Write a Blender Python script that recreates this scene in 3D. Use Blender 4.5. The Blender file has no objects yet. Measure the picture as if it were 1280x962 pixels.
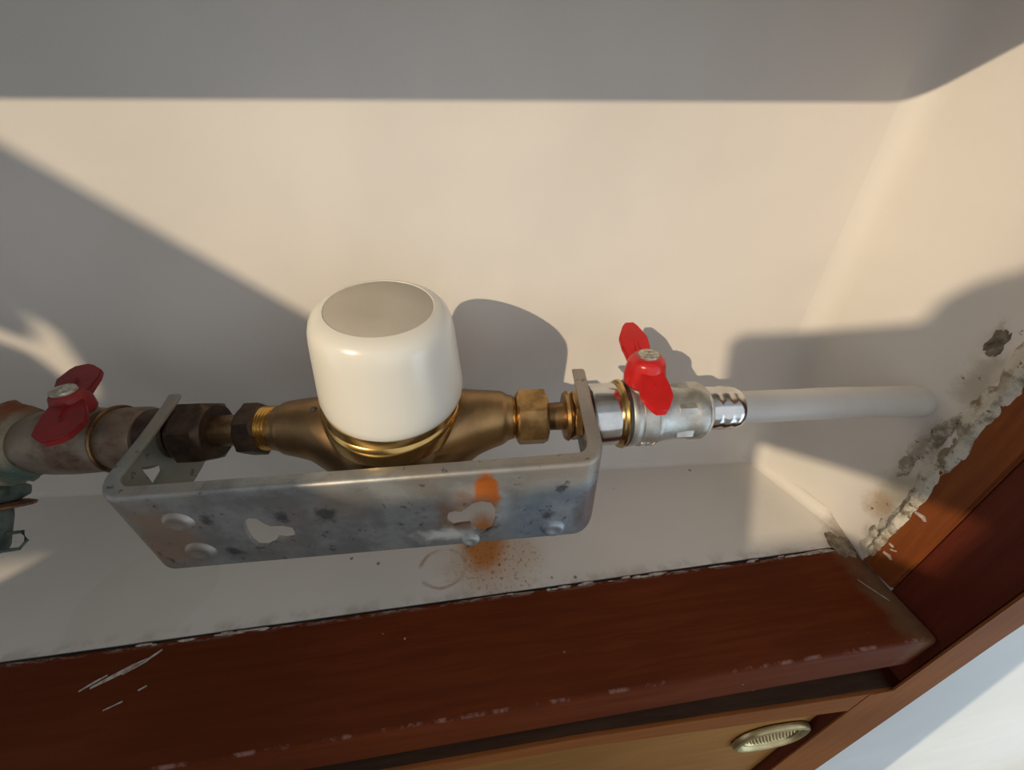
import bpy, bmesh, math, random
from mathutils import Vector, Matrix, noise

sc = bpy.context.scene
COL = sc.collection
R = math.radians

# ------------------------------------------------------------------ camera
cam_d = bpy.data.cameras.new('camera')
cam = bpy.data.objects.new('camera', cam_d); COL.objects.link(cam)
rt = Vector((.99135, -.13085, -.00994)); dn = Vector((-.08074, -.54848, -.83226)); fw = Vector((.10345, .82586, -.5543))
m3 = Matrix((rt, -dn, -fw)).transposed()
cam.matrix_world = Matrix.Translation((0, 0, .3)) @ m3.to_4x4()
cam_d.lens = 13.5; cam_d.sensor_width = 36; cam_d.clip_start = .01
sc.camera = cam

# ------------------------------------------------------------------ light
w = bpy.data.worlds.new('world'); sc.world = w; w.use_nodes = True
bg = w.node_tree.nodes['Background']
bg.inputs[0].default_value = (.91, .945, 1.0, 1); bg.inputs[1].default_value = .80
SUN = Vector((.93, 1, -.63)).normalized()
sd = bpy.data.lights.new('sun', 'SUN'); sd.energy = 2.5; sd.angle = R(.6); sd.color = (1, .80, .55)
so = bpy.data.objects.new('sun', sd); COL.objects.link(so)
so.rotation_euler = SUN.to_track_quat('-Z', 'Y').to_euler(); so.location = (-3, -3, 3)
# cool daylight of a window low on the right of the room
ad = bpy.data.lights.new('window_light', 'AREA'); ad.shape = 'RECTANGLE'; ad.size = .5; ad.size_y = .8
ad.energy = 2.6; ad.color = (.62, .84, 1)
ao = bpy.data.objects.new('window_light', ad); COL.objects.link(ao)
ao.location = (1.05, -.55, -.35)
ao.rotation_euler = (Vector((.62, .09, -.25)) - Vector(ao.location)).to_track_quat('-Z', 'Y').to_euler()

vs = sc.view_settings
sc.display_settings.display_device = 'sRGB'
vs.view_transform = 'Standard'; vs.look = 'None'; vs.gamma = 1; vs.use_curve_mapping = False
vs.exposure = 0

# ------------------------------------------------------------------ materials
class NT:
    def __init__(s, name, rough=.6, metal=0, spec=.5, coat=0):
        s.m = bpy.data.materials.new(name); s.m.use_nodes = True
        s.t = s.m.node_tree; s.b = s.t.nodes['Principled BSDF']
        s.b.inputs['Roughness'].default_value = rough; s.b.inputs['Metallic'].default_value = metal
        s.b.inputs['Specular IOR Level'].default_value = spec; s.b.inputs['Coat Weight'].default_value = coat
        s.b.inputs['Coat Roughness'].default_value = .12
        s.geo = s.t.nodes.new('ShaderNodeNewGeometry'); s.tc = s.t.nodes.new('ShaderNodeTexCoord')
        s.P = s.geo.outputs['Position']
    def n(s, k): return s.t.nodes.new(k)
    def l(s, a, b): s.t.links.new(a, b)
    def put(s, sock, v):
        if isinstance(v, (int, float)): sock.default_value = v
        elif isinstance(v, tuple): sock.default_value = v if len(v) == len(sock.default_value) else tuple(v) + (1,)
        else: s.l(v, sock)
    def math(s, op, a, b=0, c=None, clamp=False):
        x = s.n('ShaderNodeMath'); x.operation = op; x.use_clamp = clamp
        s.put(x.inputs[0], a); s.put(x.inputs[1], b)
        if c is not None: s.put(x.inputs[2], c)
        return x.outputs[0]
    def scalev(s, v, sc3):
        x = s.n('ShaderNodeVectorMath'); x.operation = 'MULTIPLY'; s.l(v, x.inputs[0]); x.inputs[1].default_value = sc3
        return x.outputs[0]
    def noise(s, scale, detail=4, rough=.5, vec=None, dist=0):
        x = s.n('ShaderNodeTexNoise'); x.inputs['Scale'].default_value = scale; x.inputs['Detail'].default_value = detail
        x.inputs['Roughness'].default_value = rough; x.inputs['Distortion'].default_value = dist
        s.l(vec or s.P, x.inputs['Vector']); return x.outputs['Fac']
    def vor(s, scale, vec=None):
        x = s.n('ShaderNodeTexVoronoi'); x.inputs['Scale'].default_value = scale; s.l(vec or s.P, x.inputs['Vector'])
        return x.outputs['Distance']
    def ramp(s, f, a, b, clamp=True):
        x = s.n('ShaderNodeMapRange'); x.interpolation_type = 'SMOOTHSTEP'; s.l(f, x.inputs[0])
        x.inputs[1].default_value = a; x.inputs[2].default_value = b; return x.outputs[0]
    def mix(s, f, a, b):
        x = s.n('ShaderNodeMix'); x.data_type = 'RGBA'; s.put(x.inputs[0], f); s.put(x.inputs[6], a); s.put(x.inputs[7], b)
        return x.outputs[2]
    def dist(s, c, stretch=(1, 1, 1), wob=.0, ws=60, vec=None):
        v = vec or s.P
        x = s.n('ShaderNodeVectorMath'); x.operation = 'SUBTRACT'; s.l(v, x.inputs[0]); x.inputs[1].default_value = c
        y = s.scalev(x.outputs[0], stretch)
        z = s.n('ShaderNodeVectorMath'); z.operation = 'LENGTH'; s.l(y, z.inputs[0])
        d = z.outputs['Value']
        if wob: d = s.math('ADD', d, s.math('MULTIPLY', s.math('SUBTRACT', s.noise(ws, 4, .6, v), .5), wob))
        return d
    def blob(s, c, r, soft=.3, **k): return s.ramp(s.dist(c, **k), r, r * (1 - soft))
    def color(s, c): s.put(s.b.inputs['Base Color'], c)
    def rough(s, c): s.put(s.b.inputs['Roughness'], c)
    def bump(s, h, strength=.3, dist=.001):
        x = s.n('ShaderNodeBump'); x.inputs['Strength'].default_value = strength; x.inputs['Distance'].default_value = dist
        s.l(h, x.inputs['Height']); s.l(x.outputs[0], s.b.inputs['Normal'])

def mottled(name, a, b, scale, rough=.5, metal=0, coat=0, bump=.2, bscale=None, lo=.35, hi=.65, r2=None):
    t = NT(name, rough, metal, coat=coat)
    f = t.ramp(t.noise(scale, 6, .6), lo, hi)
    t.color(t.mix(f, a, b))
    if r2 is not None:
        mr = t.n('ShaderNodeMapRange'); t.l(f, mr.inputs[0]); mr.inputs[3].default_value = rough; mr.inputs[4].default_value = r2
        t.l(mr.outputs[0], t.b.inputs['Roughness'])
    if bump: t.bump(t.noise(bscale or scale * 3, 5, .6), bump, .0006)
    return t.m

FZ = 0.0
def plaster(name, stains=False, right=False):
    t = NT(name, .55, spec=.3)
    a, b = (.76, .72, .67, 1), (.69, .66, .61, 1)
    c = t.mix(t.ramp(t.noise(7, 3, .5), .35, .7), a, b)
    if stains:
        # faint damp ring and patches
        d = t.dist((-.264, .195, 0), (1, 1.1, 1), .012, 25)
        c = t.mix(t.math('MULTIPLY', t.ramp(d, .05, .046), .14), c, (.50, .47, .36, 1))
        c = t.mix(t.math('MULTIPLY', t.blob((0.005, .19, 0), .055, .6, stretch=(1, 1.3, 1), wob=.03, ws=50), .6), c, (.60, .43, .30, 1))
        # ring
        d = t.dist((-.036, .186, 0), (1, 1.15, 1), .006, 60)
        ring = t.math('MULTIPLY', t.ramp(d, .0215, .0195), t.ramp(d, .0165, .019))
        ring = t.math('MULTIPLY', ring, t.ramp(t.noise(45, 3), .35, .6))
        c = t.mix(t.math('MULTIPLY', ring, .7), c, (.42, .24, .13, 1))
        # rust
        f = t.blob((-.001, .205, 0), .028, .55, stretch=(1.15, .75, 1), wob=.012, ws=70)
        c = t.mix(t.math('MULTIPLY', f, .92), c, t.mix(t.noise(90, 3), (.62, .20, .02, 1), (.42, .16, .03, 1)))
        # specks
        sp = t.math('MULTIPLY', t.ramp(t.noise(330, 3, .6), .56, .64), t.blob((.008, .183, 0), .050, .7, stretch=(1, 1.35, 1), wob=.02, ws=40))
        c = t.mix(t.math('MULTIPLY', sp, .75), c, (.30, .12, .05, 1))
        v = t.math('MULTIPLY', t.ramp(t.vor(85), .13, .07), t.blob((.015, .185, 0), .07, .5, stretch=(1, 1.6, 1), wob=.04, ws=40))
        v = t.math('MULTIPLY', v, t.ramp(t.noise(33, 1), .5, .54))
        c = t.mix(v, c, (.10, .04, .03, 1))
        # corner grime
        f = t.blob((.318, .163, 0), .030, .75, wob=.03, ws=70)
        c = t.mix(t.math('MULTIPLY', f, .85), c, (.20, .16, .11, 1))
        # thin dirt near the sill joint
        sx = t.n('ShaderNodeSeparateXYZ'); t.l(t.P, sx.inputs[0])
        f = t.math('MULTIPLY', t.ramp(sx.outputs[1], .170, .1595), t.ramp(t.noise(60, 5, .6), .42, .62))
        c = t.mix(t.math('MULTIPLY', f, .45), c, (.36, .29, .22, 1))
        v = t.math('MULTIPLY', t.ramp(t.vor(38), .07, .035), .8)
        c = t.mix(v, c, (.12, .10, .08, 1))
    if right:
        for (cx, cy, cz, r, st) in ((.321, .158, .165, .022, 1), (.321, .16, .115, .020, 1), (.321, .155, .07, .030, 1), (.321, .150, .03, .018, 1), (.321, .164, .105, .012, 1), (.321, .168, .193, .010, 1)):
            f = t.blob((cx, cy, cz), r, .8, stretch=(1, 1.2, .8), wob=.035, ws=60)
            c = t.mix(t.math('MULTIPLY', f, .62), c, (.30, .27, .19, 1))
        f = t.blob((.321, .160, .048), .020, .7, wob=.02, ws=80)
        c = t.mix(t.math('MULTIPLY', f, .7), c, (.42, .28, .17, 1))
        v = t.ramp(t.noise(230, 3, .65), .62, .67)
        z = t.math('MAXIMUM', t.blob((.321, .163, .046), .018, .4, wob=.02, ws=60), t.blob((.321, .165, .108), .013, .4, wob=.02, ws=60))
        z = t.math('MAXIMUM', z, t.blob((.321, .166, .170), .012, .4, wob=.02, ws=60))
        z = t.math('MAXIMUM', z, t.blob((.321, .163, .195), .010, .4, wob=.02, ws=60))
        c = t.mix(t.math('MULTIPLY', t.math('MULTIPLY', v, z), .9), c, (.05, .04, .03, 1))
    t.color(c)
    h = t.math('ADD', t.math('MULTIPLY', t.noise(9, 2), 2.5), t.math('MULTIPLY', t.noise(170, 3), .12))
    t.bump(h, .35, .004)
    return t.m

M = {}
M['plaster'] = plaster('plaster')
M['plaster_floor'] = plaster('plaster_floor', stains=True)
M['plaster_right'] = plaster('plaster_right', right=True)
def wood(name, a, b, rough, along='x', coat=.25, grime=False, spec=.5):
    t = NT(name, rough, coat=coat, spec=spec)
    st = {'x': (4, 60, 60), 'z': (60, 60, 4)}[along]
    v = t.scalev(t.P, st)
    g = t.noise(3.2, 6, .65, v, .4)
    c = t.mix(t.ramp(g, .3, .72), a, b)
    c = t.mix(t.math('MULTIPLY', t.ramp(t.noise(5, 2), .4, .7), .5), c, tuple(x * .65 for x in a[:3]) + (1,))
    if grime:
        # rubbed dusty edges and white paint smears
        f = t.math('MULTIPLY', t.blob((.300, .118, 0), .030, .9, stretch=(1.6, .45, .6), wob=.03, ws=60), .55)
        c = t.mix(f, c, (.20, .15, .085, 1))
        sx = t.n('ShaderNodeSeparateXYZ'); t.l(t.P, sx.inputs[0])
        f = t.math('MULTIPLY', t.ramp(sx.outputs[1], .1535, .158), t.ramp(t.noise(60, 6, .7, t.scalev(t.P, (1, 3, 1))), .47, .56))
        c = t.mix(t.math('MULTIPLY', f, .75), c, (.42, .38, .33, 1))
        f = t.math('MULTIPLY', t.ramp(t.math('ABSOLUTE', t.math('SUBTRACT', sx.outputs[1], .0872)), .0014, .0005), t.ramp(t.noise(45, 5, .7), .5, .62))
        c = t.mix(t.math('MULTIPLY', f, .5), c, (.42, .26, .22, 1))
        v2 = t.math('MULTIPLY', t.ramp(t.vor(55), .055, .02), t.ramp(t.noise(20, 2), .50, .6))
        c = t.mix(v2, c, (.55, .40, .28, 1))
    t.color(c)
    t.bump(t.math('ADD', g, t.math('MULTIPLY', t.noise(400, 2), .25)), .22, .0006)
    return t.m
M['wood'] = wood('red_brown_varnish', (.120, .023, .0055, 1), (.160, .035, .009, 1), .6, coat=0, grime=True, spec=.10)
M['wood_jamb_shaded'] = wood('jamb_varnish_shaded', (.105, .017, .009, 1), (.145, .030, .012, 1), .5, 'z', coat=0, spec=.2)  # jamb varnish darkened, the reveal's shade put into its colour
M['wood_jamb_lit'] = wood('jamb_varnish_lit', (.19, .050, .013, 1), (.26, .076, .019, 1), .5, 'z', coat=0, spec=.2)  # same jamb varnish brightened, its sunlit look put into the colour
M['wood_face'] = wood('light_brown_varnish', (.25, .082, .022, 1), (.33, .115, .030, 1), .6, 'z', coat=0, spec=.1)
M['wood_rail'] = wood('light_brown_varnish_rail', (.25, .082, .022, 1), (.31, .105, .028, 1), .6, 'x', coat=0, spec=.1)
M['wood_gold'] = wood('honey_veneer', (.31, .135, .030, 1), (.42, .195, .048, 1), .5, 'x', coat=0, spec=.2)
M['wood_ledge'] = wood('dark_brown_wood', (.055, .026, .014, 1), (.085, .042, .022, 1), .7, 'x', coat=0, spec=.2)  # ledge behind the rail, darker brown than the rail
M['outer_wall'] = mottled('white_outer_wall', (.74, .77, .78, 1), (.68, .72, .73, 1), 6, .5, bump=.15, bscale=120)
M['paint_smear'] = mottled('white_paint_smear', (.60, .55, .50, 1), (.36, .27, .22, 1), 300, .6)
M['dark'] = mottled('dark_gap', (.012, .009, .008, 1), (.03, .02, .015, 1), 40, .9)
M['crumb'] = NT('crumbling_plaster', .85)
t = M['crumb']; g = t.noise(75, 6, .65)
c = t.mix(t.ramp(g, .44, .60), (.62, .585, .50, 1), (.25, .21, .14, 1))
c = t.mix(t.ramp(t.noise(38, 3, .6), .50, .68), c, (.44, .42, .37, 1))
c = t.mix(t.math('MULTIPLY', t.ramp(t.noise(260, 3, .6), .62, .70), .8), c, (.05, .042, .035, 1))
t.color(c); t.bump(t.noise(240, 5, .7), .7, .0015); M['crumb'] = t.m

t = NT('brass', .40, .9); g = t.noise(30, 5, .6)
t.color(t.mix(t.ramp(g, .35, .7), (.38, .245, .115, 1), (.25, .155, .075, 1)))
t.bump(t.noise(900, 2), .12, .0003); M['brass'] = t.m
M['brass_bright'] = mottled('bright_brass', (.66, .44, .16, 1), (.50, .32, .11, 1), 40, .24, 1, bump=.05)
M['brass_dark'] = mottled('aged_brass', (.27, .165, .075, 1), (.13, .075, .04, 1), 90, .42, .85, bump=.3, bscale=300)
M['brass_dull'] = mottled('dull_brass_nut', (.46, .29, .12, 1), (.25, .15, .06, 1), 90, .36, .95, bump=.2, bscale=300)
M['bronze'] = mottled('brown_oxidised_brass', (.095, .058, .035, 1), (.05, .032, .024, 1), 120, .45, .6, bump=.35, bscale=300)
t = NT('cap_plastic', .27, coat=.3); t.color((.80, .77, .68, 1)); t.b.inputs['Subsurface Weight'].default_value = .0
t.bump(t.noise(14, 2), .06, .002); M['cap'] = t.m
M['cap_disc'] = mottled('cap_disc', (.53, .48, .40, 1), (.50, .455, .375, 1), 60, .6, bump=.1, bscale=500)
M['red'] = mottled('red_plastic', (.56, .012, .012, 1), (.46, .009, .009, 1), 60, .32, coat=.15, bump=.1, bscale=200)
M['red_old'] = mottled('faded_red_plastic', (.26, .009, .010, 1), (.18, .008, .008, 1), 60, .5, bump=.25, bscale=200)
M['chrome'] = mottled('chrome', (.72, .72, .71, 1), (.58, .58, .56, 1), 50, .17, 1, bump=.03)
M['nickel'] = mottled('nickel', (.56, .57, .55, 1), (.42, .41, .37, 1), 80, .42, .9, bump=.25, bscale=260)
M['screw'] = mottled('zinc_screw', (.66, .63, .55, 1), (.40, .37, .30, 1), 400, .4, .8, bump=.3)
t = NT('old_valve_body', .5, .55)
g = t.noise(55, 6, .65)
c = t.mix(t.ramp(g, .38, .62), (.27, .20, .145, 1), (.145, .08, .05, 1))
c = t.mix(t.math('MULTIPLY', t.ramp(t.noise(35, 4), .5, .62), .5), c, (.30, .28, .22, 1))
t.color(c); t.bump(t.noise(220, 5, .6), .4, .0008); M['old_valve'] = t.m
t = NT('corroded_fitting', .85)
g = t.noise(45, 6, .7)
c = t.mix(t.ramp(g, .40, .56), (.27, .20, .13, 1), (.33, .28, .19, 1))
c = t.mix(t.blob((-.292, .236, .150), .018, .7, wob=.016, ws=70), c, (.27, .085, .03, 1))
c = t.mix(t.math('MULTIPLY', t.blob((-.285, .212, .122), .020, .7, wob=.02, ws=70), .85), c, (.06, .12, .095, 1))
t.color(c); t.bump(t.noise(260, 6, .7), .9, .002); M['corroded'] = t.m
M['verdigris'] = mottled('green_oxide', (.13, .165, .135, 1), (.055, .07, .06, 1), 90, .55, .3, bump=.4)
M['rust'] = mottled('rust', (.30, .12, .045, 1), (.12, .06, .035, 1), 110, .85, bump=.8, bscale=260)
M['white_pipe'] = mottled('white_painted_pipe', (.75, .72, .67, 1), (.68, .65, .60, 1), 20, .4, bump=.15, bscale=120)
M['seal'] = mottled('black_seal', (.02, .02, .022, 1), (.04, .04, .04, 1), 60, .5)
M['ptfe'] = mottled('white_tape', (.66, .65, .62, 1), (.5, .49, .46, 1), 200, .6, bump=.5)
M['knob'] = mottled('satin_brass_pull', (.62, .52, .30, 1), (.50, .40, .20, 1), 60, .33, .85, bump=.1)

# ------------------------------------------------------------------ mesh helpers
def obj(name, bm, mat, parent=None, smooth=True, angle=35):
    me = bpy.data.meshes.new(name)
    bmesh.ops.recalc_face_normals(bm, faces=bm.faces)
    bm.to_mesh(me); bm.free()
    if smooth:
        me.shade_smooth()
        try: me.set_sharp_from_angle(angle=R(angle))
        except Exception: pass
    if mat: me.materials.append(mat)
    o = bpy.data.objects.new(name, me); COL.objects.link(o)
    if parent: o.parent = parent
    return o
def bake(o):
    dg = bpy.context.evaluated_depsgraph_get(); dg.update()
    me = bpy.data.meshes.new_from_object(o.evaluated_get(dg)); old = o.data
    o.modifiers.clear(); o.data = me; me.name = o.name
    if old.users == 0: bpy.data.meshes.remove(old)
    return o
def struct(o): o['kind'] = 'structure'; return o

def poly_prism(bm, pts, vec):
    vec = Vector(vec)
    a = [bm.verts.new(p) for p in pts]; b = [bm.verts.new(Vector(p) + vec) for p in pts]
    bm.faces.new(a); bm.faces.new(b[::-1])
    for i in range(len(a)):
        j = (i + 1) % len(a); bm.faces.new((a[j], a[i], b[i], b[j]))
def box(bm, x0, x1, y0, y1, z0, z1):
    poly_prism(bm, [(x0, y0, z0), (x1, y0, z0), (x1, y1, z0), (x0, y1, z0)], (0, 0, z1 - z0))
def bevel(bm, w_, seg=2):
    bmesh.ops.recalc_face_normals(bm, faces=bm.faces)
    e = [x for x in bm.edges if len(x.link_faces) == 2 and x.calc_face_angle(0) > .5]
    bmesh.ops.bevel(bm, geom=e, offset=w_, segments=seg, affect='EDGES', clamp_overlap=True)
def rings(bm, rows, close=True, cap=True):
    vr = [[bm.verts.new(p) for p in r] for r in rows]
    for a, b in zip(vr, vr[1:]):
        n = len(a)
        for i in range(n if close else n - 1):
            j = (i + 1) % n; bm.faces.new((a[i], a[j], b[j], b[i]))
    if cap:
        bm.faces.new(vr[0][::-1]); bm.faces.new(vr[-1])
def lathe(bm, prof, axis='x', c=(0, 0, 0), n=48, cap=True, M4=None):
    """prof = [(position along axis, radius)]"""
    c = Vector(c); rows = []
    for s, r in prof:
        row = []
        for i in range(n):
            a = 2 * math.pi * i / n
            p = {'x': Vector((s, r * math.cos(a), r * math.sin(a))), 'z': Vector((r * math.cos(a), r * math.sin(a), s)), 'y': Vector((r * math.cos(a), s, r * math.sin(a)))}[axis]
            row.append((M4 @ p if M4 else p) + c)
        rows.append(row)
    rings(bm, rows, cap=cap)
def hexnut(bm, s0, s1, rc, ph=0, ch=.0018, n=6, sub=6):
    """hex prism along x with chamfered corners; rc = corner radius"""
    af = rc * math.cos(math.pi / n)
    rows = []
    N = n * sub
    def ring(s, lim):
        out = []
        for i in range(N):
            a = 2 * math.pi * i / N + ph
            k = (a - ph) % (2 * math.pi / n) - math.pi / n
            r = min(af / math.cos(k), lim)
            out.append((s, r * math.cos(a), r * math.sin(a)))
        return out
    rows = [ring(s0, af * .93), ring(s0 + ch * .35, af * .99), ring(s0 + ch, rc * .985), ring(s0 + ch * 1.5, rc), ring(s1 - ch * 1.5, rc), ring(s1 - ch, rc * .985), ring(s1 - ch * .35, af * .99), ring(s1, af * .93)]
    rings(bm, rows)

# ------------------------------------------------------------------ the setting
def bwy(x): return .269 + (.232 - x) * .074          # back wall line in plan
CX, CY = .2918, bwy(.2918)                            # back right corner
def rwx(y):
    x = .291 + (.273 - y) * .2667
    if y < .195:
        k = min(1, (.195 - y) / .05); x -= (.291 + (.273 - .1465) * .2667 - .3092) * k * k
    return x          # right wall line in plan
JX, JY = rwx(.1445), .1445
TOP = .50

# niche floor slab, slightly rounded pieces of plaster
bm = bmesh.new()
poly_prism(bm, [(-.75, .1594, -.05), (.325, .1594, -.05), (CX + .004, CY + .004, -.05), (-.75, bwy(-.75) + .004, -.05)], (0, 0, .05))
o = struct(obj('floor', bm, M['plaster_floor'], smooth=False))
# back wall, with a hollow fillet where it meets the right wall
def wall_strip(name, path, z0, z1, mat, nz=20, back=.06):
    bm = bmesh.new(); rows = []
    for i in range(nz + 1):
        z = z0 + (z1 - z0) * i / nz
        rows.append([Vector((x, y, z)) for x, y in path])
    vr = [[bm.verts.new(p) for p in r] for r in rows]
    for a, b in zip(vr, vr[1:]):
        for i in range(len(a) - 1): bm.faces.new((a[i], a[i + 1], b[i + 1], b[i]))
    o = obj(name, bm, mat, angle=60)
    sm = o.modifiers.new('s', 'SOLIDIFY'); sm.thickness = back; sm.offset = -1
    return o
bx0 = -.75
nrm_b = Vector((.074, 1, 0)).normalized()
bm = bmesh.new()
poly_prism(bm, [(bx0, bwy(bx0), -.05), (CX, CY, -.05), (CX + .05, CY + .12, -.05), (bx0, bwy(bx0) + .12, -.05)], (0, 0, TOP + .1))
struct(obj('wall_back', bm, M['plaster'], smooth=False))
bm = bmesh.new()
# right wall runs splayed from the corner to behind the jamb
poly_prism(bm, [(CX, CY, -.05)] + [(rwx(y), y, -.05) for y in (.21, .195, .187, .179, .171, .163, .155, .148)] + [(.3100, .1455, -.05), (JX + .09, .1455, -.05), (CX + .12, CY + .1, -.05)], (0, 0, TOP + .1))
struct(obj('wall_right', bm, M['plaster_right'], angle=30))
# cove (rounded plaster) in the vertical corner and along the floor
def cove(name, p0, d1, d2, e, r, L, mat, n=7):
    """concave fillet at point p0 between directions d1,d2 extruded along e"""
    p0, d1, d2, e = map(Vector, (p0, d1, d2, e)); d1.normalize(); d2.normalize()
    bm = bmesh.new(); pts = []
    for i in range(n + 1):
        k = i / n
        pts.append(p0 + d1 * r * (1 - k) ** 2 + d2 * r * k ** 2 - (d1 + d2) * .0004)
    pts.append(p0 - (d1 + d2) * .003)
    poly_prism(bm, pts, e.normalized() * L)
    return struct(obj(name, bm, mat, angle=50))
d_b = Vector((-1, .074, 0)); d_r = Vector((.257, -.966, 0))
cove('trim_1', (CX, CY, -.001), d_b, d_r, (0, 0, 1), .016, TOP, M['plaster'])
cove('trim_2', (CX + .002, CY, 0), (0, 0, 1), (-.074, -1, 0), d_b, .007, 1.0, M['plaster_floor'])
cove('trim_3', (CX, CY + .002, 0), (0, 0, 1), (-.966, -.257, 0), d_r, .010, .133, M['plaster_floor'])
bm = bmesh.new(); box(bm, -.80, -.75, .079, .45, -.05, TOP); struct(obj('wall_left', bm, M['plaster'], smooth=False))
bm = bmesh.new(); box(bm, -.80, .45, .079, .45, TOP, TOP + .06); struct(obj('ceiling', bm, M['plaster'], smooth=False))

# sill board
bm = bmesh.new()
prof = [(.1578, -.043), (.1578, -.001), (.1570, 0), (.0880, -.0003), (.0862, -.0010), (.0852, -.0026), (.0848, -.0055), (.0848, -.037), (.086, -.041), (.089, -.043)]
NS = 40
rows = []
for i in range(NS + 1):
    x = -.78 + (.3088 + .78) * i / NS
    rows.append([(x, y + (.0008 * noise.noise(Vector((x * 25, y * 9, 0))) if z > -.002 and y > .15 else 0), z) for y, z in prof])
rings(bm, rows)
sill = obj('window_sill', bm, M['wood'], angle=40); sill.name = 'trim_4'; struct(sill)
bm = bmesh.new(); box(bm, -.78, .3085, .1577, .15938, -.043, -.0012); obj('joint_gap', bm, M['dark'], sill, smooth=False)
# plaster flakes left along the joint
random.seed(4)
bm = bmesh.new()
for k in range(46):
    x = random.choice([random.uniform(-.26, -.16), random.uniform(-.02, .30), random.uniform(.05, .30)])
    y = .1572 + random.uniform(-.0012, .0007); L = random.uniform(.002, .010); wd = random.uniform(.0004, .0011)
    pts = [(x + L * math.cos(a) * random.uniform(.6, 1), y + wd * math.sin(a) * random.uniform(.6, 1), .0001) for a in [i * 2 * math.pi / 7 for i in range(7)]]
    poly_prism(bm, pts, (0, 0, random.uniform(.0004, .0009)))
o = obj('plaster_flakes', bm, M['paint_smear'], sill, smooth=False); o['kind'] = 'stuff'
# paint smears on the sill
def smear(pts, wd, parent, z=.0002, mat='paint_smear', name='paint_smear', nrm=(0, 0, 1), h=.0004):
    bm = bmesh.new(); nrm = Vector(nrm)
    P = [Vector(p) for p in pts]; L, Rr = [], []
    for i, p in enumerate(P):
        d = (P[min(i + 1, len(P) - 1)] - P[max(i - 1, 0)]).normalized(); s = nrm.cross(d)
        ww = wd * (.25 + math.sin(math.pi * (i + .5) / len(P))) * random.uniform(.7, 1.1)
        L.append(p + s * ww); Rr.append(p - s * ww)
    poly_prism(bm, [q + nrm * z for q in L + Rr[::-1]], nrm * h)
    return obj(name, bm, M[mat], parent, smooth=False)

# jamb
bm = bmesh.new(); poly_prism(bm, [(.309, .1205, 0), (.36, .1205, 0), (.36, .1462, 0), (.309, .1462, 0)], (0, 0, TOP - .03)); bevel(bm, .0015)
jamb = struct(obj('trim_5', bm, M['wood_jamb_lit']))
bm = bmesh.new()
poly_prism(bm, [(.3105, .0795, -.06), (.352, .0795, -.06), (.358, .1207, -.06), (.3105, .1207, -.06)], (0, 0, TOP + .06)); bevel(bm, .0012)
struct(obj('trim_6', bm, M['wood_jamb_shaded']))
# face frame below: stile and rail, slightly out of true
bm = bmesh.new()
def quadprism(bm, q, y0, y1):
    poly_prism(bm, [(x, y0, z) for x, z in q], (0, y1 - y0, 0))
quadprism(bm, [(.288, -1.1), (.394, -1.1), (.3655, -.35), (.3485, 0), (.3465, .42), (.3095, .42), (.3085, -.07), (.288, -.07)], .0783, .0797); bevel(bm, .0006)
struct(obj('trim_7', bm, M['wood_face']))
bm = bmesh.new(); box(bm, .2885, .346, .0796, .101, -1.1, -.072); struct(obj('trim_16', bm, M['wood_jamb_shaded'], smooth=False))
bm = bmesh.new()
quadprism(bm, [(-.78, -.0445), (.05, -.0485), (.312, -.0710), (.312, -.100), (.29, -.106), (.05, -.070), (-.78, -.055)], .0787, .0815); bevel(bm, .0006)
struct(obj('trim_8', bm, M['wood_rail']))
bm = bmesh.new(); quadprism(bm, [(-.78, -.0440), (.05, -.0480), (.3105, -.0700), (.3105, -.098), (.29, -.105), (.05, -.069), (-.78, -.055)], .0812, .125); struct(obj('trim_9', bm, M['wood_ledge'], smooth=False))
# cupboard door with honey veneer
bm = bmesh.new(); box(bm, -.78, .2875, .0875, .1005, -1.05, -.085); bevel(bm, .0008)
door = struct(obj('door_1', bm, M['wood_gold']))
# oval flush pull
KC = Vector((.252, .0875, -.178))
KT = R(-6)
def kp(u, v, d):   # u along, v down, d out of the door
    return KC + Vector((u * math.cos(KT) - v * math.sin(KT), -d, u * math.sin(KT) + v * math.cos(KT)))
bm = bmesh.new(); rows = []
prof = [(.95, .0), (1.0, .001), (1.0, .0028), (.97, .0050), (.91, .0058), (.85, .0048), (.81, .0028), (.78, .0022), (.76, .0034), (.73, .0034), (.71, .0020), (.68, .001)]
for k, d in prof:
    rows.append([kp(.037 * math.copysign(abs(math.cos(a)) ** .8, math.cos(a)) * (k if k > .9 else k), .030 * math.copysign(abs(math.sin(a)) ** .8, math.sin(a)) * (1 - (1 - k) * 1.4), d) for a in [2 * math.pi * i / 64 for i in range(64)]])
rings(bm, rows)
pull = obj('drawer_pull', bm, M['knob'], door)
bm = bmesh.new()
for i in range(-6, 7):
    for j in range(-5, 6):
        u, v = i * .0036 + (j % 2) * .0018, j * .0032
        if (u / .024) ** 2 + (v / .018) ** 2 < 1:
            rows = [[kp(u + r * math.cos(a), v + r * math.sin(a), d) for a in [2 * math.pi * q / 8 for q in range(8)]] for r, d in ((.0014, .0015), (.0011, .0026), (.0005, .003))]
            rings(bm, rows)
o = obj('stud_pattern', bm, M['knob'], pull); o['kind'] = 'stuff'

# outer wall: right of the frame, above the niche, left of it, below
bm = bmesh.new()
quadprism(bm, [(.340, -1.1), (2.2, -1.1), (2.2, 1.6), (.340, 1.6)], .0895, .16)
struct(obj('wall_front', bm, M['outer_wall'], smooth=False))
bm = bmesh.new()
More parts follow.
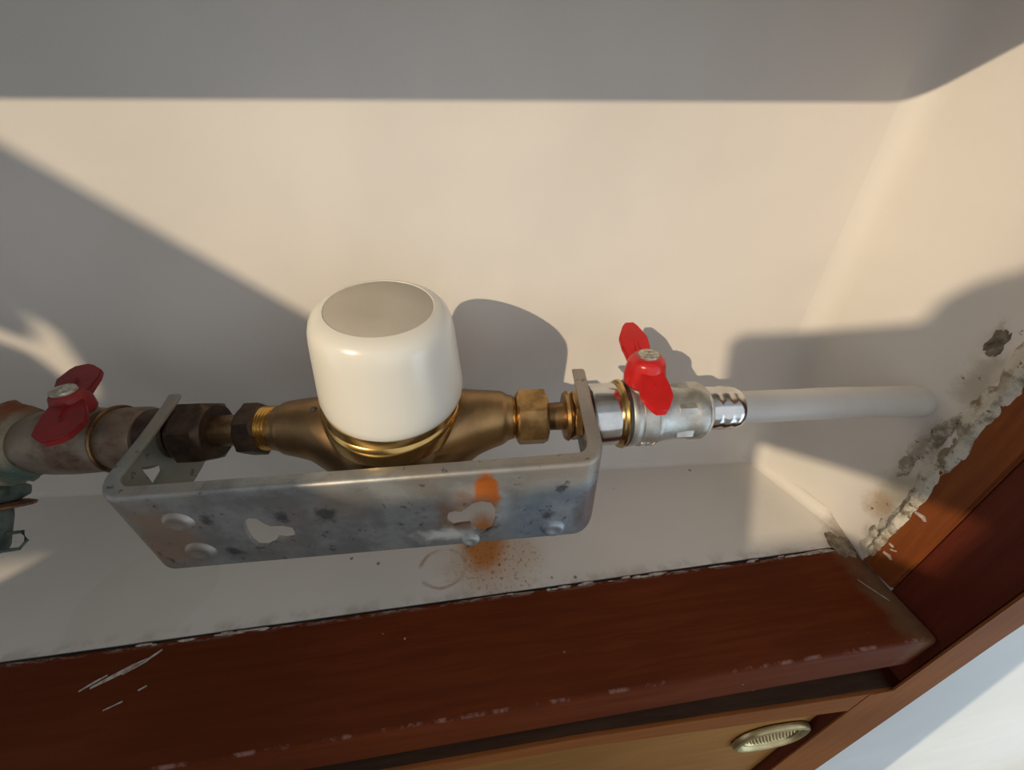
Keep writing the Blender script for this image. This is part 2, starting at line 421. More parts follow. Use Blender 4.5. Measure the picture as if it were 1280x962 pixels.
# head of the opening, dropping a little to the right
quadprism(bm, [(-1.6, .470), (-.457, .4555), (.106, .4255), (.34, .428), (.34, 1.6), (-1.6, 1.6)], .085, .16)
struct(obj('trim_10', bm, M['plaster'], smooth=False))
bm = bmesh.new(); quadprism(bm, [(-1.6, -1.1), (-.78, -1.1), (-.78, .5), (-1.6, .5)], .085, .16)
struct(obj('wall_side', bm, M['outer_wall'], smooth=False))
bm = bmesh.new(); box(bm, -3, 3, -3, .16, -1.15, -1.1)
struct(obj('floor_lower', bm, mottled('grey_paving', (.20, .185, .16, 1), (.15, .14, .12, 1), 5, .8), smooth=False))
bm = bmesh.new(); box(bm, -3, 3, -1.05, .16, 1.30, 1.38); struct(obj('sky_blocker', bm, M['outer_wall'], smooth=False))  # added unseen slab, blocks skylight from above the opening
# unseen screen added behind the camera, openings cut to shape the sun's shadows
Y0 = -.6
bm = bmesh.new()
T = .012
def screen_poly(pts, y0=Y0, th=T): quadprism(bm, pts, y0 - th, y0)
screen_poly([(-1.75, -1.1), (-1.24, -1.1), (-1.24, .9703), (-1.75, 1.37)])
screen_poly([(-1.24, .80), (-1.185, .80), (-1.185, .9269), (-1.24, .9703)])
screen_poly([(-1.24, -1.1), (-1.157, -1.1), (-1.157, .508), (-1.24, .508)])
screen_poly([(-1.24, .539), (-1.165, .537), (-1.165, .688), (-1.24, .688)])
screen_poly([(-1.24, .688), (-1.176, .688), (-1.198, .740), (-1.24, .768)])
screen_poly([(-1.24, .785), (-1.192, .748), (-1.180, .757), (-1.178, .79), (-1.185, .80), (-1.24, .80)])
screen_poly([(-1.157, -1.1), (-.77, -1.1), (-.77, .60), (-.954, .745), (-1.157, .905)])
screen_poly([(-1.185, .785), (-1.157, .75), (-1.157, .905), (-1.185, .9269)])
screen_poly([(-1.157, .536), (-1.157, .70), (-1.165, .688), (-1.165, .534)])
screen_poly([(-.77, -1.1), (-.50, -1.1), (-.50, .485), (-.515, .545), (-.527, .60), (-.77, .60)])
screen_poly([(-.50, -1.1), (.195, -1.1), (-.213, .485), (-.50, .485)])
screen_poly([(-.352, .485), (-.213, .485), (-.262, .72), (-.40, .722), (-.425, .718), (-.437, .708), (-.438, .694), (-.575, .700), (-.585, .692), (-.575, .64), (-.535, .578), (-.352, .547)])
struct(obj('shadow_screen', bm, mottled('screen_brown', (.20, .18, .155, 1), (.15, .13, .11, 1), 8, .8), smooth=False))

# ------------------------------------------------------------------ crumbling plaster along the jamb
def crumb_strip(name, f, nu, nv, amp, seed, mat, thick=.004):
    bm = bmesh.new(); g = []
    for i in range(nu + 1):
        row = []
        for j in range(nv + 1):
            p, n = f(i / nu, j / nv)
            e = min(j, nv - j) / (nv * .35); e = max(0, min(1, e)); e2 = min(1, min(i, nu - i) / 3)
            h = noise.fractal(p * 120 + Vector((seed, 0, 0)), .8, 2.2, 4) * .5 + .35
            row.append(bm.verts.new(p + n * (amp * max(-.1, h) * e * e2 - .0006 * (1 - e))))
        g.append(row)
    for i in range(nu):
        for j in range(nv): bm.faces.new((g[i][j], g[i + 1][j], g[i + 1][j + 1], g[i][j + 1]))
    return obj(name, bm, mat, None, angle=180)
RN = Vector((-.966, -.257, 0)).normalized()
def f1(u, v):
    z = .004 + u * .42
    wv = .0075 + .0045 * noise.noise(Vector((z * 22, 3, 0))) + .002 * noise.noise(Vector((z * 90, 1, 0)))
    edge = .1395 + .0026 * noise.noise(Vector((z * 45, 7, 0))) + .0014 * noise.noise(Vector((z * 190, 2, 0)))
    if z < .02: edge += .001
    y = edge + v * (wv * 2.2)
    x = .3088 if y < .1475 else rwx(y)
    return Vector((x, y, z)), RN
o = crumb_strip('trim_11', f1, 150, 16, .0034, 3, M['crumb']); struct(o)
def f2(u, v):
    a = u * 2 * math.pi
    rr = .020 * v * (1 + .35 * noise.noise(Vector((math.cos(a) * 2, math.sin(a) * 2, 5))))
    return Vector((.309 + rr * .75 * math.cos(a) - .002, .1605 + rr * .8 * math.sin(a), .0004)), Vector((0, 0, 1))
def disc_crumb(name, c, n, t1, t2, r1, r2, amp, seed, mat):
    bm = bmesh.new(); c, n, t1, t2 = map(Vector, (c, n, t1, t2)); NA, NR = 40, 9; rows = []
    for j in range(NR + 1):
        k = (j + .3) / (NR + .3); row = []
        for i in range(NA):
            a = 2 * math.pi * i / NA
            q = 1 + .25 * noise.noise(Vector((math.cos(a) * 13, math.sin(a) * 13, seed + 3))) + .55 * noise.noise(Vector((math.cos(a) * 1.7, math.sin(a) * 1.7, seed))) + .15 * noise.noise(Vector((math.cos(a) * 6, math.sin(a) * 6, seed)))
            p = c + t1 * r1 * k * q * math.cos(a) + t2 * r2 * k * q * math.sin(a)
            h = (noise.fractal(p * 150, .8, 2.2, 4) * .6 + .45) * min(1, (1 - k) * 3)
            row.append(p + n * (max(-.05, h) * amp - .0003 * (j == NR)))
        rows.append(row)
    rings(bm, rows, cap=False); 
    bm.verts.ensure_lookup_table(); bm.faces.new([bm.verts[i] for i in range(NA)])
    return obj(name, bm, mat, None, angle=180)
M['grime'] = mottled('brown_grime', (.30, .25, .18, 1), (.115, .09, .06, 1), 120, .9, bump=.8, bscale=300)
struct(disc_crumb('trim_12', (.303, .1605, .0003), (0, 0, 1), (1, 0, 0), (0, 1, 0), .009, .011, .0016, 2.0, M['grime']))
struct(disc_crumb('trim_13', (rwx(.157) - .0004, .157, .125), RN, (0, 0, 1), (.257, -.966, 0), .018, .006, .0022, 5.0, M['crumb']))
struct(disc_crumb('trim_14', (rwx(.165) - .0006, .165, .190), RN, (0, 0, 1), (.257, -.966, 0), .010, .0045, .0018, 8.0, M['grime']))
struct(disc_crumb('trim_15', (rwx(.162) - .0004, .162, .092), RN, (0, 0, 1), (.257, -.966, 0), .012, .005, .0016, 12.0, M['crumb']))
# smears
random.seed(11)
for pts, wd in (([(-.262, .134, 0), (-.252, .139, 0), (-.243, .1435, 0), (-.236, .147, 0)], .0012), ([(-.268, .133, 0), (-.262, .137, 0), (-.256, .1405, 0)], .0006), ([(-.2465, .1395, 0), (-.236, .146, 0), (-.229, .152, 0)], .0007), ([(-.23, .1285, 0), (-.226, .1305, 0)], .0006),
                ([(-.245, .120, 0), (-.236, .1235, 0)], .0004), ([(.2905, .131, 0), (.294, .124, 0), (.300, .113, 0)], .0004)):
    smear(pts, wd, sill)
for pts, wd in (([(.309, .1385, .022), (.309, .1345, .023), (.309, .132, .0215)], .0012), ([(.309, .1395, .032), (.309, .136, .032)], .0013), ([(.309, .1365, .0285), (.309, .133, .031)], .0007), ([(.309, .140, .068), (.309, .135, .069), (.309, .1325, .067)], .0016)):
    smear(pts, wd, jamb, nrm=(-1, 0, 0))

# ------------------------------------------------------------------ the pipe run
O = Vector((-.03372762, .20763689, .1365938))
RZ = math.atan2(-.074, 1)
MW = Matrix.Translation(O) @ Matrix.Rotation(RZ, 4, 'Z')
def thing(name, label, cat, s=0, off=0, h=0, group=None):
    o = bpy.data.objects.new(name, None); COL.objects.link(o); o.empty_display_size = .02
    o.matrix_world = MW @ Matrix.Translation((s, off, h))
    o['label'] = label; o['category'] = cat; o['_o'] = (s, off, h)
    if group: o['group'] = group
    return o
def part(name, bm, mat, root, owner=None, **k):
    """bm is in run coordinates (s, off, h); moved to the root's frame"""
    s = Vector(root['_o']); bmesh.ops.translate(bm, verts=bm.verts, vec=-s)
    o = obj(name, bm, mat, owner or root, **k)
    return o

# --- water meter
MS = -.0178
TILT = Matrix.Translation((MS, 0, 0)) @ Matrix.Rotation(R(4.5), 4, 'Y') @ Matrix.Rotation(R(9), 4, 'X') @ Matrix.Translation((-MS, 0, 0))
meter = thing('water_meter', 'round brass water meter with tall white plastic cap in the pipe run', 'water meter', MS, 0, -.052)
bm = bmesh.new()
def arm(bm, pts):   # pts = (s, r, h centre)
    rows = []
    for s, r, h in pts:
        rows.append([(s, r * math.cos(a), h + r * math.sin(a)) for a in [2 * math.pi * i / 40 for i in range(40)]])
    rings(bm, rows)
arm(bm, [(-.098, .0150, 0), (-.094, .0152, 0), (-.0915, .0160, 0), (-.0905, .0178, 0), (-.083, .0190, -.0005), (-.072, .0215, -.002), (-.062, .0260, -.006), (-.052, .031, -.010), (-.04, .035, -.012), (-.02, .036, -.012)])
arm(bm, [(.0605, .0150, .001), (.0565, .0152, .001), (.0545, .0160, .001), (.0535, .0180, .001), (.046, .0195, 0), (.036, .022, -.002), (.026, .0265, -.006), (.016, .031, -.010), (.004, .035, -.012), (-.02, .036, -.012)][::-1])
lathe(bm, [(.016, .0385), (.008, .0412), (-.004, .0422), (-.016, .0412), (-.028, .0385), (-.040, .0330), (-.048, .026), (-.052, .017), (-.053, .004)][::-1], 'z', (MS, 0, 0), 64, M4=Matrix.Rotation(R(4.5), 4, 'Y') @ Matrix.Rotation(R(9), 4, 'X'))
body = part('meter_body', bm, M['brass'], meter)
rm = body.modifiers.new('r', 'REMESH'); rm.mode = 'VOXEL'; rm.voxel_size = .0013
sm = body.modifiers.new('s', 'SMOOTH'); sm.iterations = 14; sm.factor = .6
bake(body); body.data.shade_smooth(); body.data.materials.clear(); body.data.materials.append(M['brass'])
bm = bmesh.new()
lathe(bm, [(.008, .0405), (.010, .0425), (.0195, .0430), (.0225, .0424), (.0240, .0410), (.0275, .0407), (.0300, .0402), (.0305, .036)], 'z', (MS, 0, 0), 96); bmesh.ops.transform(bm, matrix=TILT, verts=bm.verts)
part('brass_collar', bm, M['brass_bright'], meter)
for s0, s1, rr in ((-.1045, -.094, .0146), (.0565, .0625, .0146)):
    bm = bmesh.new()
    pr = []; k = 0; s = s0
    while s < s1:
        pr += [(s, rr - .0008), (s + .0008, rr + .0002), (s + .0014, rr - .0008)]; s += .002
    lathe(bm, pr, 'x', (0, 0, .0005)); part('threaded_neck', bm, M['brass_bright'], meter)
bm = bmesh.new()
cp = [(.0295, .0375), (.0285, .0395), (.0292, .0415), (.0318, .0428), (.0370, .0434), (.046, .0424), (.060, .0408), (.074, .0392), (.0800, .0382), (.0845, .0366), (.0873, .0342), (.0891, .0311), (.0899, .0286), (.0895, .0282), (.0888, .0280), (.0885, .02)]
lathe(bm, cp, 'z', (MS + .0018, 0, 0), 96); bmesh.ops.scale(bm, vec=(.965, .965, 1), space=Matrix.Translation((-MS - .0018, 0, 0)), verts=bm.verts); bmesh.ops.transform(bm, matrix=TILT, verts=bm.verts)
cap = part('cap', bm, M['cap'], meter, angle=50)
bm = bmesh.new(); lathe(bm, [(.0883, .0277), (.0893, .0277), (.0897, .0271), (.0898, .01)], 'z', (MS + .0018, 0, 0), 96); bmesh.ops.transform(bm, matrix=TILT, verts=bm.verts)
part('cap_disc', bm, M['cap_disc'], meter, cap)
bm = bmesh.new(); lathe(bm, [(.006, .0018), (.012, .0026), (.018, .0026), (.020, .0015)], 'z', (MS - .0475, -.006, 0), 16)
part('seal_lug', bm, M['seal'], meter)

# --- left coupling (nut, tail, locknut)
cl = thing('pipe_coupling', 'dark brown brass coupling with two hex nuts, between the left red-handled valve and the meter', 'pipe coupling', -.13, 0, -.02)
bm = bmesh.new(); hexnut(bm, -.1170, -.1035, .0182, R(10)); part('union_nut', bm, M['bronze'], cl)
bm = bmesh.new(); lathe(bm, [(-.137, .0100), (-.1345, .0104), (-.116, .0102)]); part('tail_pipe', bm, M['brass_dark'], cl)
bm = bmesh.new(); hexnut(bm, -.1560, -.1345, .0212, R(24), .003, sub=8); part('lock_nut', bm, M['bronze'], cl)
bm = bmesh.new(); lathe(bm, [(-.176, .015), (-.175, .0165), (-.1602, .0165), (-.159, .015)], 'x'); part('threaded_neck', bm, M['bronze'], cl)

# --- right coupling
cr = thing('pipe_coupling', 'golden brass coupling with hex nuts, between the meter and the right nickel valve', 'pipe coupling', .08, 0, -.02)
bm = bmesh.new(); hexnut(bm, .0618, .0828, .0196, R(10)); part('union_nut', bm, M['brass_dull'], cr)
bm = bmesh.new(); lathe(bm, [(.082, .0092), (.094, .0096), (.0975, .0100)]); part('tail_pipe', bm, M['brass_dark'], cr)
bm = bmesh.new(); lathe(bm, [(.0938, .0130), (.0946, .0160), (.0965, .0172), (.0985, .0160), (.0990, .0150)]); part('flange', bm, M['brass_dull'], cr)
bm = bmesh.new(); hexnut(bm, .0992, .1052, .0176, R(8), .001); part('lock_nut', bm, M['brass_dull'], cr)
bm = bmesh.new(); lathe(bm, [(.108, .0150), (.120, .0150)]); part('threaded_neck', bm, M['brass'], cr)

# --- butterfly handle
def butterfly(root, s, off, h0, h1, wing_h, ang, L, wd, red, drop, rise, hub_r=.0085, tw=.0045):
    """hub from h0 to h1, wings at wing_h along angle ang"""
    bm = bmesh.new()
    lathe(bm, [(h0, hub_r * .92), (h0 + .001, hub_r * 1.12), (h0 + .008, hub_r * 1.18), (h1 - .0035, hub_r * 1.02), (h1 - .001, hub_r * .92), (h1, hub_r * .75)], 'z', (s, off, 0), 32)
    ca, sa = math.cos(ang), math.sin(ang)
    for sgn, dz, LL in ((1, rise, L[0]), (-1, drop, L[1])):
        out = [(hub_r * .4, wd * .34), (hub_r * 1.0, wd * .40), (LL * .52, wd * .52), (LL * .72, wd * .54), (LL * .93, wd * .30), (LL, wd * .16)]
        pts2 = out + [(a, -b) for a, b in out[::-1]]
        top, bot = [], []
        for a, b in pts2:
            z = wing_h + dz * max(0, (a - hub_r) / (LL - hub_r))
            x = a * sgn
            th = tw * (1 - .35 * a / LL)
            crown = .0012 * (1 - abs(b) / (wd * .55))
            P = lambda zz, k=1: (s + x * ca - b * k * sa, off + x * sa + b * k * ca, zz)
            top.append(P(z + th / 2 + crown)); bot.append(P(z - th / 2))
        v1 = [bm.verts.new(p) for p in top]; v2 = [bm.verts.new(p) for p in bot]
        bm.faces.new(v1); bm.faces.new(v2[::-1])
        for i in range(len(v1)):
            j = (i + 1) % len(v1); bm.faces.new((v1[j], v1[i], v2[i], v2[j]))
        # raised rib in the middle of the wing
        rib = [(hub_r * .5, .0016), (LL * .55, .0010), (LL * .62, 0), (LL * .55, -.0010), (hub_r * .5, -.0016)]
        zt = lambda a: wing_h + dz * max(0, (a - hub_r) / (LL - hub_r)) + tw / 2
        va = [bm.verts.new((s + a * sgn * ca - b * sa, off + a * sgn * sa + b * ca, zt(a) - .001)) for a, b in rib]
        vb = [bm.verts.new((s + a * sgn * ca - b * .6 * sa, off + a * sgn * sa + b * .6 * ca, zt(a) + .0022 * (1 - a / LL))) for a, b in rib]
        bm.faces.new(va[::-1]); bm.faces.new(vb)
        for i in range(5):
            j = (i + 1) % 5; bm.faces.new((va[i], va[j], vb[j], vb[i]))
    bevel(bm, .0007, 2)
    hd = part('handle', bm, M[red], root, angle=40)
    bm = bmesh.new()
    lathe(bm, [(h1 - .001, .0062), (h1 + .0006, .0066), (h1 + .0016, .0064), (h1 + .0024, .0052)], 'z', (s, off, 0), 32)
    for k in range(2):
        a = R(35 + 90 * k)
        bmx = [(s + .0038 * math.cos(a) * x - .0006 * math.sin(a) * y, off + .0038 * math.sin(a) * x + .0006 * math.cos(a) * y, h1 + .0022) for x, y in ((-1, -1), (1, -1), (1, 1), (-1, 1))]
        poly_prism(bm, bmx, (0, 0, .0007))
    scw = part('screw', bm, M['screw'], root, hd)
    return hd

# --- left valve
vl = thing('ball_valve', 'tarnished brown ball valve with faded dark red handle beside corroded elbow', 'valve', -.215, 0, -.023)
VH = -.003
bm = bmesh.new()
lathe(bm, [(-.254, .014), (-.2535, .0175), (-.252, .0182), (-.248, .0185), (-.244, .0200), (-.236, .0212), (-.224, .0216), (-.212, .0212), (-.204, .0206), (-.2005, .0214), (-.1975, .0214), (-.1965, .0200), (-.193, .0205), (-.180, .0205), (-.1765, .0190), (-.1745, .015)], 'x', (0, 0, VH), 48)
part('valve_body', bm, M['old_valve'], vl)
bm = bmesh.new(); lathe(bm, [(-.1985, .0217), (-.1978, .0222), (-.1970, .0222), (-.1963, .0217)], 'x', (0, 0, VH), 48); part('ring', bm, M['brass_dark'], vl)
bm = bmesh.new(); lathe(bm, [(.015, .0085), (.019, .0085), (.020, .0068), (.027, .0068)], 'z', (-.211, .001, 0), 24)
part('stem', bm, M['old_valve'], vl)
butterfly(vl, -.211, .001, .0195, .0345, .0275, R(119), (.040, .040), .021, 'red_old', -.004, .004)

# --- right valve
vr = thing('ball_valve', 'shiny nickel ball valve with bright red handle beside the white pipe', 'valve', .15, 0, -.023)
bm = bmesh.new()
lathe(bm, [(.1105, .015), (.1115, .0205), (.113, .0213), (.128, .0213), (.1302, .0205), (.1308, .019)], 'x', (0, 0, 0), 48)
part('end_collar', bm, M['chrome'], vr)
bm = bmesh.new(); lathe(bm, [(.1300, .0185), (.1306, .0232), (.1322, .0238), (.1332, .0232)], 'x'); part('ring', bm, M['brass_bright'], vr)
bm = bmesh.new(); lathe(bm, [(.1331, .0215), (.1335, .0228), (.1352, .0228), (.1356, .0215)], 'x'); part('seal', bm, M['seal'], vr)
bm = bmesh.new()
lathe(bm, [(.1352, .019), (.1358, .0222), (.1375, .0228), (.1400, .0226), (.1410, .0220), (.1425, .0220), (.1430, .0226), (.1520, .0226), (.1528, .0220), (.1545, .0220), (.1560, .0212), (.163, .0196), (.172, .0190), (.178, .0190), (.1795, .0198), (.1860, .0200), (.1875, .0192), (.1885, .016)], 'x')
vb = part('valve_body', bm, M['nickel'], vr)
bm = bmesh.new(); hexnut(bm, .1655, .1785, .0208, R(18), .001); part('hex_end', bm, M['nickel'], vr)
bm = bmesh.new(); lathe(bm, [(.1876, .0160), (.1882, .0172), (.1900, .0172), (.1915, .0160), (.1925, .0140)], 'x'); part('sealing_tape', bm, M['ptfe'], vr)
bm = bmesh.new()
lathe(bm, [(.1915, .011), (.192, .0142), (.1945, .0150), (.1975, .0150), (.1995, .0145), (.2015, .0150), (.2045, .0152), (.2065, .0147), (.2085, .0150), (.2115, .0148), (.2140, .0138), (.2152, .0118), (.2155, .0108)], 'x', (0, 0, .001))
part('compression_end', bm, M['chrome'], vr)
bm = bmesh.new(); lathe(bm, [(.017, .0105), (.0225, .0105), (.0235, .0082), (.033, .0082)], 'z', (.1455, .002, 0), 24)
part('stem', bm, M['nickel'], vr)
butterfly(vr, .1457, .002, .0235, .0435, .0340, R(91), (.039, .032), .0185, 'red', -.012, .013, hub_r=.0112)
# embossed pressure mark on the front of the valve
cu = bpy.data.curves.new('txt', 'FONT'); cu.body = 'PN'; cu.size = .0085; cu.extrude = .0004; cu.align_x = 'CENTER'; cu.align_y = 'CENTER'
to = bpy.data.objects.new('txt', cu); COL.objects.link(to)
dg = bpy.context.evaluated_depsgraph_get(); me = bpy.data.meshes.new_from_object(to.evaluated_get(dg))
bm = bmesh.new(); bm.from_mesh(me); bpy.data.objects.remove(to); bpy.data.meshes.remove(me)
for v in bm.verts:
    x, y, z = v.co
    a = y / .0226 + R(-32); r = .0226 + z + .0002
    v.co = (.1478 + x, -r * math.cos(a), r * math.sin(a))
part('embossed_mark', bm, M['nickel'], vr, vb, smooth=False)

# --- white pipe into the right wall
wp = thing('water_pipe', 'white painted pipe running from the right valve into the right niche wall', 'pipe', .28, 0, -.012)
bm = bmesh.new()
rows = []
for i in range(25):
    k = i / 24; s = .2135 + k * .150
    r = .0112 + .0003 * noise.noise(Vector((s * 60, 0, 0)))
    rows.append([(s, r * math.cos(a), .0008 - .004 * max(0, k - .5) + r * math.sin(a)) for a in [2 * math.pi * j / 32 for j in range(32)]])
rings(bm, rows); part('pipe', bm, M['white_pipe'], wp)

# --- corroded elbow at the far left
ce = thing('corroded_elbow', 'lumpy rusty and green corroded pipe elbow at the far left edge', 'pipe fitting', -.30, 0, -.03)
bm = bmesh.new(); rows = []
for i in range(26):
    k = i / 25; s = -.247 - k * .070
    r = .0205 + .004 * math.sin(math.pi * k) + (.0015 if .15 < k < .4 else 0)
    if i == 0: r = .013
    row = []
    for j in range(44):
        a = 2 * math.pi * j / 44
        q = Vector((s, math.cos(a) * .02, math.sin(a) * .02))
        rr = r + .006 * (noise.fractal(q * 75, .8, 2.1, 4)) * min(1, i / 3)
        row.append((s, rr * math.cos(a), VH + rr * math.sin(a)))
    rows.append(row)
rings(bm, rows)
part('elbow_body', bm, M['corroded'], ce, angle=180)
bm = bmesh.new(); lathe(bm, [(-.75, .012), (-.322, .012)], 'x', (0, 0, VH), 24)
part('supply_pipe', bm, M['verdigris'], ce)
# branch towards the front and down
E = Vector((-.288, 0, VH)); D = Vector((.02, -.62, -.78)).normalized()
Q = D.to_track_quat('X', 'Z').to_matrix().to_4x4()
def blathe(prof, n=40): 
    b = bmesh.new(); lathe(b, prof, 'x', E, n, M4=Q); return b
part('branch_collar', blathe([(.004, .015), (.012, .017), (.022, .0175), (.026, .019)]), M['corroded'], ce)
b = bmesh.new(); hexnut(b, .026, .038, .0235, R(15), .003); bmesh.ops.transform(b, matrix=Matrix.Translation(E) @ Q, verts=b.verts)
part('branch_nut', b, M['verdigris'], ce)

gp = thing('drain_pipe', 'dark green oxidised outlet pipe with rusty flange, below the corroded elbow', 'pipe', -.30, -.04, -.05)
part('flange', blathe([(.0382, .012), (.0386, .0235), (.0400, .0265), (.0415, .0262), (.0425, .016)]), M['rust'], gp)
part('pipe_body', blathe([(.0424, .0130), (.0430, .0165), (.048, .0168), (.066, .0160), (.070, .0150), (.071, .010)]), M['verdigris'], gp)
part('outlet', blathe([(.0705, .0100), (.090, .0100), (.094, .0092)]), M['bronze'], gp)
# wire loop
bm = bmesh.new(); pts = [E + Q.to_3x3() @ Vector(p) for p in ((.058, .0165, -.004), (.058, .0235, -.006), (.0635, .0285, -.004), (.0675, .0275, -.001), (.0680, .018, .0), (.0680, .010, .012), (.0680, -.004, .017))]
rows = []
for i, p in enumerate(pts):
    d = (pts[min(i + 1, len(pts) - 1)] - pts[max(i - 1, 0)]).normalized(); a1 = d.orthogonal().normalized(); a2 = d.cross(a1)
    rows.append([p + (a1 * math.cos(a) + a2 * math.sin(a)) * .0011 for a in [2 * math.pi * j / 8 for j in range(8)]])
rings(bm, rows); part('wire_loop', bm, M['verdigris'], gp)

# ------------------------------------------------------------------ steel bracket
t = NT('galvanised_steel', .46, .6)
OC = t.tc.outputs['Object']
g = t.noise(38, 6, .65, OC)
c = t.mix(t.ramp(g, .38, .64), (.40, .41, .40, 1), (.27, .27, .26, 1))
c = t.mix(t.math('MULTIPLY', t.ramp(t.noise(16, 3, .5, OC), .48, .62), .6), c, (.40, .31, .24, 1))
c = t.mix(t.blob((.085, -.055, -.035), .045, .5, wob=.03, ws=40, vec=OC), c, t.mix(t.ramp(g, .4, .62), (.26, .31, .36, 1), (.38, .42, .45, 1)))
c = t.mix(t.math('MULTIPLY', t.blob((-.150, -.058, -.028), .036, .6, wob=.03, ws=60, vec=OC), .75), c, (.40, .27, .18, 1))
c = t.mix(t.math('MULTIPLY', t.ramp(t.noise(11, 4, .6, t.scalev(OC, (1, 1, 2))), .46, .6), .55), c, (.24, .235, .225, 1))
c = t.mix(t.math('MULTIPLY', t.blob((-.162, -.02, -.02), .045, .3, wob=.02, ws=40, vec=OC, stretch=(2, 1, 1)), .6), c, (.30, .34, .27, 1))
c = t.mix(t.math('MULTIPLY', t.blob((.105, -.055, -.03), .024, .5, stretch=(1.6, 1, .8), wob=.03, ws=50, vec=OC), .7), c, (.20, .13, .10, 1))
c = t.mix(t.math('MULTIPLY', t.blob((.016, -.058, -.042), .020, .8, stretch=(.8, 1, 2.0), wob=.03, ws=110, vec=OC), .85), c, (.56, .54, .50, 1))
c = t.mix(t.blob((.0415, -.058, -.006), .0105, .4, stretch=(1.25, 1, .55), wob=.012, ws=60, vec=OC), c, (.46, .125, .02, 1))
c = t.mix(t.math('MULTIPLY', t.blob((.030, -.058, -.024), .024, .5, stretch=(1, 1, 1.1), wob=.022, ws=90, vec=OC), .7), c, (.30, .15, .07, 1))
c = t.mix(t.blob((.104, -.03, -.03), .022, .5, stretch=(2.2, .8, 1), wob=.02, ws=60, vec=OC), c, (.20, .085, .035, 1))
dk = t.math('MULTIPLY', t.ramp(t.noise(130, 4, .7, OC), .60, .68), .7)
c = t.mix(dk, c, (.07, .07, .07, 1))
for (x, z, r) in ((-.115, -.018, .006), (-.075, -.018, .006), (-.050, -.018, .009), (-.111, -.047, .007), (.083, -.006, .005), (.078, -.028, .006)):
    f = t.math('MULTIPLY', t.blob((x, -.055, z), r, .6, wob=.012, ws=160, vec=OC), .75)
    c = t.mix(f, c, (.06, .06, .06, 1))
mk = t.math('MAXIMUM', t.blob((.016, -.058, -.042), .020, .8, stretch=(.8, 1, 2.0), wob=.03, ws=110, vec=OC), t.blob((.036, -.058, -.018), .024, .6, wob=.022, ws=60, vec=OC))
mk = t.math('MAXIMUM', mk, t.blob((.104, -.03, -.03), .03, .5, vec=OC))
t.put(t.b.inputs['Metallic'], t.math('MULTIPLY', t.math('SUBTRACT', 1, mk), .6))
t.color(c)
t.bump(t.noise(120, 5, .6, OC), .25, .0008); M['steel'] = t.m

br = thing('meter_bracket', 'bent galvanised steel bracket in front of the meter, with holes and an orange rust stain', 'bracket')
# U path in plan (s, off), thickness inwards; profile: web 60 high + inward flange 8
xl, xr, yf, yb = -.1610, .1080, -.0580, .0080
rc = .014
fx = lambda v: v - .0184 * (v - .06)
path = [(xl, yb)] + [(xl, y) for y in (.0, -.02)]
for i in range(9):
    a = math.pi + i / 8 * math.pi / 2; path.append((xl + rc + rc * math.cos(a), yf + rc + rc * math.sin(a)))
path += [(x, yf) for x in (-.12, -.08, -.04, 0, .04, .07)]
for i in range(9):
    a = 1.5 * math.pi + i / 8 * math.pi / 2; path.append((xr - rc + rc * math.cos(a), yf + rc + rc * math.sin(a)))
path += [(xr, y) for y in (-.02, 0.)] + [(xr, yb)]
def top_h(s, off): return .0101 + .038 * (s - .02) + max(0, off - yf) * (.285 + (.108 - s) * .17)
th = .0022
prof = [(0, -.061), (0, -.003)]              # (inward offset, height below top)
for i in range(1, 6):
    a = i / 5 * math.pi / 2; prof.append((.003 - .003 * math.cos(a), -.003 + .003 * math.sin(a)))
prof += [(.0085, 0), (.0088, -th / 2), (.0085, -th), (.0045, -th), (th + .0008, -th - .0008), (th, -.0045), (th, -.061)]
bm = bmesh.new(); rows = []
for i, (s, off) in enumerate(path):
    a = Vector(path[max(i - 1, 0)]); b = Vector(path[min(i + 1, len(path) - 1)]); d = (b - a).normalized()
    inn = Vector((-d.y, d.x))
    hw = 1
    row = []
    for k, (o_, z) in enumerate(prof):
        P = Vector((s, off)) + inn * o_
        zz = z
        if z < -.05:   # rounded lower outer corners and tapered arms
            zz = z + .010 * min(1, max(0, (off - yf) / .03)) ** .8
        if s < 0: P.x -= .0065 * min(1, max(0, -.010 - off) / .03) * (-s / .161)
        zz *= 1 + .06 * (.108 - s) / .27
        row.append((P.x, P.y, top_h(s, off) + zz))
    rows.append(row)
rings(bm, rows)
bmesh.ops.triangulate(bm, faces=[f for f in bm.faces if len(f.verts) > 4])
plate = part('bracket_plate', bm, M['steel'], br)
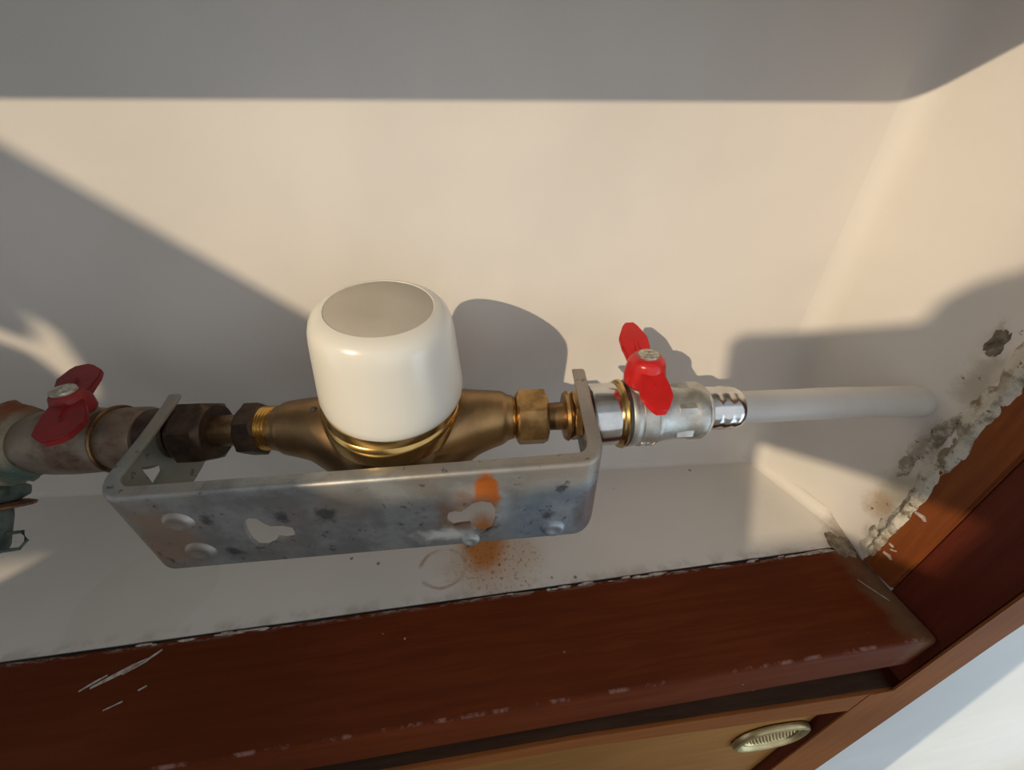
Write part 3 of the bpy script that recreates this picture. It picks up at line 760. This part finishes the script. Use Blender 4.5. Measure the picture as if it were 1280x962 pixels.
# openings
def cutter(bm_):
    me = bpy.data.meshes.new('cut'); bmesh.ops.recalc_face_normals(bm_, faces=bm_.faces); bm_.to_mesh(me); bm_.free()
    o = bpy.data.objects.new('cut', me); COL.objects.link(o); o.matrix_world = br.matrix_world
    return o
H1 = [(-.0989, -.0221), (-.0953, -.0203), (-.0916, -.0211), (-.0892, -.0253), (-.0864, -.0284), (-.0794, -.0286), (-.0745, -.0306), (-.0744, -.0356), (-.0772, -.0405), (-.0825, -.0409), (-.0862, -.0397), (-.0891, -.0437), (-.0949, -.0467), (-.0999, -.0462), (-.102, -.0408), (-.1018, -.0323), (-.1006, -.0259)]
H2 = [(.0162, -.0295), (.018, -.0248), (.0216, -.0237), (.0251, -.0247), (.0289, -.0216), (.0326, -.0179), (.038, -.0164), (.0431, -.0181), (.0456, -.0237), (.0452, -.0334), (.0431, -.0419), (.0383, -.0452), (.0329, -.0425), (.0296, -.0363), (.0241, -.0366), (.0195, -.0376), (.0166, -.0345)]
bm = bmesh.new()
for H in (H1, H2):
    poly_prism(bm, [(fx(x), -.075, z + .0032) for x, z in H], (0, .035, 0))
for sx, rr in ((xl, .0166), (xr, .0153)):
    lathe(bm, [(sx - .008, rr), (sx + .008, rr)], 'x', (0, .0, 0), 32)
poly_prism(bm, [(xl - .01, -.0300, -.001), (xl - .01, -.0200, -.0085), (xl - .01, -.0215, -.0125), (xl - .01, -.0300, -.0165)], (.02, 0, 0))
poly_prism(bm, [(xr - .01, -.0300, .004), (xr - .01, -.0220, -.003), (xr - .01, -.0240, -.008), (xr - .01, -.0300, -.010)], (.02, 0, 0))
c1 = cutter(bm)
# rounded bottom corners of the front face
bo = plate.modifiers.new('b', 'BOOLEAN'); bo.operation = 'DIFFERENCE'; bo.solver = 'EXACT'; bo.use_self = True; bo.object = c1
bpy.context.view_layer.update()
bake(plate); bpy.data.objects.remove(c1)
plate.data.shade_smooth(); plate.data.set_sharp_from_angle(angle=R(32))
# pressed dimples
def dimple(s, h, r, d=.0028):
    bm = bmesh.new(); rows = []
    for k, z in ((1.15, -.0004), (1.02, .0003), (.88, .0010), (.65, .0013), (.4, .0009), (.15, .0006)):
        rows.append([(fx(s) + r * k * math.cos(a), yf - .0004 - z * 1.6, h + .0032 + r * .88 * k * math.sin(a)) for a in [2 * math.pi * i / 32 for i in range(32)]])
    rings(bm, rows); return part('dimple', bm, M['steel'], br, angle=60)
for s, h, r in ((-.1345, -.0205, .0078), (-.1345, -.0478, .0082), (.0810, -.0445, .0068), (.0290, -.0512, .0055)): dimple(s, h, r)

for o in bpy.data.objects:
    if '_o' in o.keys(): del o['_o']
